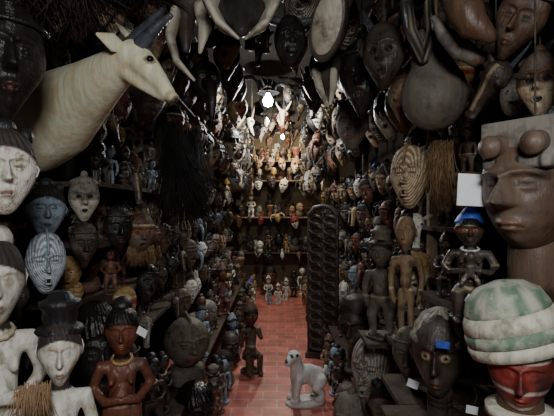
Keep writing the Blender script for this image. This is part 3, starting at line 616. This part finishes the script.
fibre('tan raffia skirt below a white statue',34,384,1.08,.07,.12,160,'raffia',r=.0012,ydep=.03,spread=.02)
fibre('long black fibre costume in heavy strands',172,122,2.6,.1,.62,380,'black_fibre',r=.0025,ydep=.06,spread=.09,tilt=-.16)
fibre('long black fibre costume in heavy strands',193,128,2.9,.08,.6,240,'black_fibre',r=.0025,ydep=.06,spread=.06,tilt=-.05)
fibre('shaggy dark brown fur hanging overhead',40,-25,1.5,.34,.2,420,'fur_dark',r=.003,spread=.08,ydep=.1)
fibre('shaggy dark brown fur hanging overhead',115,-25,1.75,.32,.14,300,'fur_dark',r=.003,spread=.08,ydep=.1)
BOX.append((np.array([-.78,2.45,1.55]),np.array([-.55,2.9,2.2])))
def panel():
    gs=[]; H=1.62; w=.3
    for x in(-w/2,0,w/2): gs.append(tube([(x,0,.05),(x,0,H-.08)],[(.022,.02)]*2,n=10))
    for i in range(14):
        z=.13+i*.103
        for s in(-1,1):
            c=s*w/4
            gs.append(tube([(c+.066*math.cos(a),-.012*math.sin(2*a),z+.042*math.sin(a)) for a in np.linspace(0,2*pi,19)],[(.022,.022)]*19,n=8))
            gs.append(tube([(c-.07,0,z-.052),(c,-.01,z-.04),(c+.07,0,z-.052)],[(.02,.02)]*3,n=8))
    gs.append(tube([(-w/2,0,H-.1),(-w*.3,0,H-.02),(0,0,H),(w*.3,0,H-.02),(w/2,0,H-.1)],[(.024,.028)]*5,n=10))
    return join(*gs)
o=obj('openwork_panel',panel(),'ebony_wood',label='tall dark carved panel pierced with rows of ovals',cat='carving',loc=P(323,208,4.6)); o.location.z=0; o.rotation_euler=(0,0,-.3)
obj('base',boxg((0,0,.03),(.36,.12,.06)),'ebony_wood',parent=o,smooth=False)
obj('back_board',boxg((0,.03,.8),(.3,.012,1.48)),'shelf_wood',parent=o,smooth=False)
BOX.append((np.array([.3,4.45,0]),np.array([.68,4.75,1.62])))
g=remesh(join(tube([(-.07,-.01,.21),(.03,0,.215),(.11,.01,.17)],[(.068,.08),(.066,.075),(.075,.085)],n=18),
  tube([(-.08,-.045,.2),(-.1,-.055,.1),(-.1,-.06,.035)],[.045,.034,.03]),tube([(-.08,.045,.2),(-.08,.055,.1),(-.1,.04,.035)],[.045,.034,.03]),
  tube([(.12,-.05,.16),(.08,-.065,.11),(.13,-.065,.07),(.12,-.07,.035)],[.058,.046,.032,.03]),tube([(.12,.05,.16),(.08,.065,.11),(.13,.06,.07),(.12,.065,.035)],[.058,.046,.032,.03]),
  *[ell((x-.02,y,.03),(.042,.028,.022)) for x,y in((-.1,-.06),(-.1,.04),(.12,-.07),(.12,.065))],
  tube([(-.07,-.01,.24),(-.1,-.02,.31),(-.11,-.03,.34)],[.066,.056,.05]),ell((-.115,-.03,.365),(.058,.056,.05)),tube([(-.13,-.05,.36),(-.19,-.1,.345)],[.042,.03]),
  tube([(.17,.01,.18),(.2,.02,.2),(.19,.0,.25)],[.022,.02,.018]),
  ell((-.065,-.05,.35),(.016,.014,.045)),ell((-.13,.028,.35),(.016,.014,.045))),.0085,3)
def dcol(x,y,z):
    if y<-.055 and abs(z-.385)<.009 and (abs(x+.098)<.012 or abs(x+.15)<.012): return(1,0,0)
    if x<-.195 and z>.345: return(.9,0,0)
    return(0,0,0)
o=obj('dog_statue',g,'plaster',label='white stone dog statue standing on red tiles',cat='statue',fn=dcol,loc=(.235,3.55,0.012)); o.scale=(.95,1.0,1.05); o.rotation_euler=(0,0,.25)
obj('base',lathe([(.18,-.012),(.18,.0),(.17,.012)],28),'plaster',parent=o).scale=(1,.6,1)
BOX.append((np.array([.05,3.4,0]),np.array([.42,3.7,.45])))
# ------------------------------------------------------------ crowd of carvings
stand=['stand_belly','stand_down','seated','long','maternity','bust_a','bust_b','bust_c','helmet','stand_plain','bust_a','bust_d','bust_d','stand_plain','bust_c']
hang=['oval','dan','horned','kifwebe','raffia','plank','antelope','bird','buffalo','dan','oval','bicolour','bicolour']
mdark=['black_wood','ebony_wood','ebony_wood','brown_wood','black_wood','brown_wood','olive_wood','red_wood','tan_wood','grey_wood','brown_wood','ebony_wood','grey_wood','blue_grey','white_paint','black_wood','olive_wood','ochre_paint']
def pick(l): return l[random.randrange(len(l))]
def row(side,x,z,y0,y1,step,hmin,hmax,mats,where,group,keys=stand,xj=.04,skip=(),tol=.05):
    y=y0
    while y<y1:
        k=pick(keys); h=random.uniform(hmin,hmax); ok=True
        if k in('helmet','pot','drum','bust_a','bust_b','bust_c','bust_d'): h*=.85
        rl={}
        if k=='maternity': rl={'trim':pick(['tan_wood','blue_paint','brown_wood'])}
        ok=spawn(k,(side*(x+random.uniform(-xj,xj)),y,z+.001),h,yaw=-side*random.uniform(.3,.9),m=pick(mats),where=where,group=group,roles=rl,tol=tol)
        y+=step*random.uniform(.85,1.1) if ok else .04
def wallrow(side,x,z,y0,y1,step,smin,smax,mats,group,keys=hang,cord=None,where='on the wall',xj=.04,zj=.04,tol=.07):
    y=y0
    while y<y1:
        s=random.uniform(smin,smax); k=pick(keys)
        if k in('horned','antelope','buffalo'): s*=.85
        loc=(side*(x+random.uniform(-xj,xj)),y,z+random.uniform(-zj,zj))
        ok=spawn(k,loc,s,yaw=-side*random.uniform(.35,.95),m=pick(mats),tilt=random.uniform(-.05,.12),roll=random.uniform(-.15,.15),where=where,group=group,cord=cord,
              roles={'fibre':pick(['raffia','black_fibre','raffia']),'horn':pick(['horn_dark','horn_dark','brown_wood'])},tol=tol)
        y+=step*random.uniform(.85,1.1) if ok else .04
for z in (.95,1.2,1.45,1.7,1.95,2.2): wallrow(-1,1.12,z,1.05,1.95,.17,.22,.27,mdark,'masks on the near wall',xj=.02)
for z in (1.65,1.9,2.15): wallrow(1,1.12,z,1.05,1.9,.17,.22,.27,mdark,'masks on the near wall',xj=.02)
wallrow(1,1.12,1.02,1.3,1.9,.17,.22,.27,mdark,'masks on the near wall',xj=.02)
mhang=mdark[:9]+['black_wood','ebony_wood']
for z in RT:
    wallrow(-1,.7,z,2.3,7.2,.23,.26,.33,mhang,'masks hanging along the aisle',cord=z+.175,where='hanging from rail',zj=.01,tol=.1)
    wallrow(1,.7,z,2.3,7.2,.23,.26,.33,mhang,'masks hanging along the aisle',cord=z+.175,where='hanging from rail',zj=.01,tol=.1)
for z in (1.95,2.3,2.65):
    wallrow(-1,.47,z,4.6,7.4,.26,.26,.32,mdark,'masks hanging deep along the aisle',cord=z+.17,where='hanging from rail',xj=.02,zj=.01)
    wallrow(1,.46,z,4.9,7.4,.26,.26,.32,mdark,'masks hanging deep along the aisle',cord=z+.17,where='hanging from rail',xj=.02,zj=.01)
small=['oval','dan','kifwebe','raffia','plank','antelope','bird','dan','oval','horned','bicolour']
for z in SHL: wallrow(-1,.75,z+.0,2.1,7.0,.3,.19,.27,mdark,'masks hung on the shelf edges',keys=small,where='on shelf edge',xj=.01,zj=.05,tol=.12)
for z in SHR: wallrow(1,.77,z+.0,2.2,7.0,.3,.19,.27,mdark,'masks hung on the opposite shelf edges',keys=small,where='on shelf edge',xj=.01,zj=.05,tol=.12)
for z in SHL: row(-1,.95,z,2.0,7.0,.14,.24,.262,mdark,'on crowded shelf','carved figures on the long shelves',xj=.03,tol=.08)
for z in SHR: row(1,.97,z,2.25,7.0,.14,.24,.262,mdark,'on crowded shelf','carved figures on the shelving',xj=.03,tol=.08)
for z in (2.1,2.36,2.62,2.9):
    wallrow(-1,1.12,z,1.95 if z<2.4 else 1.2,3.8,.2,.24,.28,mdark,'masks on the long wall',xj=.02)
    wallrow(1,1.12,z,1.95 if z<2.4 else 1.2,3.8,.2,.24,.28,mdark,'masks on the opposite wall',xj=.02)
nodrum=stand+['drum','pot']
row(-1,.68,.401,2.3,7.5,.14,.34,.44,mdark,'on low bench','figures on the low bench',keys=nodrum,xj=.02,tol=.08)
row(1,.68,.361,2.6,7.5,.14,.32,.42,mdark,'on low bench','figures on the low bench',keys=nodrum,xj=.02,tol=.08)
row(-1,.46,0,3.05,7.9,.15,.34,.5,mdark,'on tiled floor','figures along the aisle floor',xj=.02,tol=.08)
row(1,.5,0,3.0,7.9,.15,.34,.46,mdark,'on tiled floor','figures along the aisle floor',xj=.02,tol=.08)
# overhead
for y in np.arange(1.75,7.6,.33):
    for x in (-.36,-.12,.12,.36):
        yy=y+random.uniform(-.06,.06); xx=x+random.uniform(-.04,.04)
        zc=random.uniform(2.52,2.66)+.05*(y-1.75)
        if yy>2.7 and abs(x)<.2: zc=2.93
        zc=min(zc,2.93)
        px=277+xx/yy*FP
        if yy<4.9 and yy>3. and 248<px<290 and zc<2.94 and 208-(zc-.17-1.6)/yy*FP>84: continue
        spawn(pick(['dan','horned','dan','antelope','bird','plank','kifwebe','oval','buffalo','bicolour']),(xx,yy,zc),random.uniform(.28,.36) if zc<2.9 else .27,yaw=random.uniform(-.6,.6),m=pick(mhang),
          where='hanging from cord',group='masks hanging from the ceiling',cord=CZ,tol=.1)
for (px,py,d,s) in [(240,108,5.1,.32),(252,126,5.0,.32),(238,142,5.3,.28),(284,118,5.0,.32),(294,136,5.2,.3),(300,112,5.3,.3),(264,134,5.5,.28),(277,150,5.7,.28)]:
    p=P(px,py,d); spawn('skull',p,s,yaw=random.uniform(-.7,.7),roll=random.uniform(-.4,.4),m=pick(['bone','bone','old_ivory','tan_wood']),group='animal skulls by the lamp',cord=CZ,where='hanging near the lamp',roles={'horn':pick(['horn_dark','bone','brown_wood'])},tol=.3)
# end of the aisle
mback=['tan_wood','ochre_paint','red_wood','brown_wood','grey_wood','ochre_paint','ebony_wood','old_ivory','red_wood','brown_wood','ebony_wood','white_paint','black_wood','red_paint','tan_wood']
for i,z in enumerate(BZ):
    for yy in (8.58,8.36):
        x=-.74
        while x<.66:
            ok=spawn(pick(stand+['drum']),(x,yy,z+.001),random.uniform(.2,.5) if z<2.1 else random.uniform(.2,.3),yaw=random.uniform(-.7,.7),m=pick(mback if z>1 else mdark),where='on back shelf',group='figurines on the back shelves',tol=.1); x+=random.uniform(.07,.12) if ok else .04
for z in (.68,1.36,2.06,2.43,2.75,2.95):
    x=-.95
    while x<1.0:
        zz_=z+random.uniform(-.05,.05)
        ok=spawn(pick(hang),(x,8.66 if z>2.5 else 8.19,zz_),random.uniform(.2,.32),roll=random.uniform(-.3,.3),yaw=random.uniform(-.4,.4),m=pick(mback),where='on back shelves',group='masks hung at the aisle end',tol=.12,roles={'horn':pick(['horn_dark','bone'])})
        x+=random.uniform(.2,.4) if ok else .05
for yy,n,hm_ in ((8.0,7,.72),(7.75,6,.55),(7.5,5,.42),(7.2,4,.32)):
    for i in range(n):
        x=-.45+i*.15+random.uniform(-.03,.03)
        spawn(pick(stand+['drum']),(x,yy,.001),hm_*random.uniform(.7,1.1),yaw=random.uniform(-.7,.7),m=pick(['red_wood','grey_wood','brown_wood','tan_wood','ebony_wood','black_wood','blue_grey','white_paint']),where='at aisle end',group='figures at the end of the aisle',tol=.1)
em=bpy.data.materials.new('bulb_glow'); em.use_nodes=True; nb_=em.node_tree.nodes['Principled BSDF']; nb_.inputs['Emission Color'].default_value=(.9,.95,1,1); nb_.inputs['Emission Strength'].default_value=80
def lamp(loc,power,color=(1,.93,.8),s=1.):
    e=bpy.data.objects.new('ceiling_lamp',None); COL.objects.link(e); e.location=loc; e['label']='glowing bulb under small added dark shade, hanging from ceiling'; e['category']='lamp'
    obj('bulb',lathe([(.01,.06),(.02,.05),(.025,.03),(.05,-.01),(.055,-.04),(.04,-.08),(.005,-.095)],20),em,parent=e).scale=(s,s,s)
    obj('socket',lathe([(.02,.05),(.026,.06),(.026,.11),(.01,.12)],16),'hair_black',parent=e)
    obj('added_lamp_shade',lathe([(.03,.11),(.12,.06),(.125,.055),(.12,.052),(.03,.1)],28),'dark_metal',parent=e)  # unseen shade cone added to keep bulb light off the ceiling
    obj('hanging_cord',tube([(0,0,.11),(0,0,CZ-loc[2])],[.004,.004],n=6),'cord',parent=e)
    ld=bpy.data.lights.new('bulb_light','POINT'); ld.energy=power; ld.color=color; ld.shadow_soft_size=.03; lo=bpy.data.objects.new('bulb_light',ld); COL.objects.link(lo); lo.parent=e; lo.location=(0,0,-.12)
lamp(P(268,98,4.7),70,(.95,.98,1)); lamp((.1,7.75,2.9),62,(1,.88,.66),.6); lamp((-.12,6.3,2.92),34,(1,.92,.78),.6)
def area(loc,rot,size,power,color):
    ld=bpy.data.lights.new('daylight_and_fill','AREA'); ld.energy=power; ld.size=size[0]; ld.shape='RECTANGLE'; ld.size_y=size[1]; ld.color=color
    o=bpy.data.objects.new('daylight_and_fill',ld); COL.objects.link(o); o.location=loc; o.rotation_euler=rot
area((0.1,-.4,2.2),(math.radians(62),0,0),(.4,.3),28,(.96,.98,1))  # daylight from the doorway behind the camera
area((0,3.2,2.3),(0,0,0),(.25,.25),5,(.96,.98,1))  # added overhead fill in mid-aisle
w=bpy.data.worlds.new('World'); bpy.context.scene.world=w; w.use_nodes=True; w.node_tree.nodes['Background'].inputs[0].default_value=(.6,.62,.7,1); w.node_tree.nodes['Background'].inputs[1].default_value=.03
cd=bpy.data.cameras.new('Camera'); cam=bpy.data.objects.new('Camera',cd); COL.objects.link(cam); cam.location=(0,0,EYE); cam.rotation_euler=(pi/2,0,0); cd.lens=28; cd.sensor_width=36; cd.clip_start=.02
bpy.context.scene.camera=cam
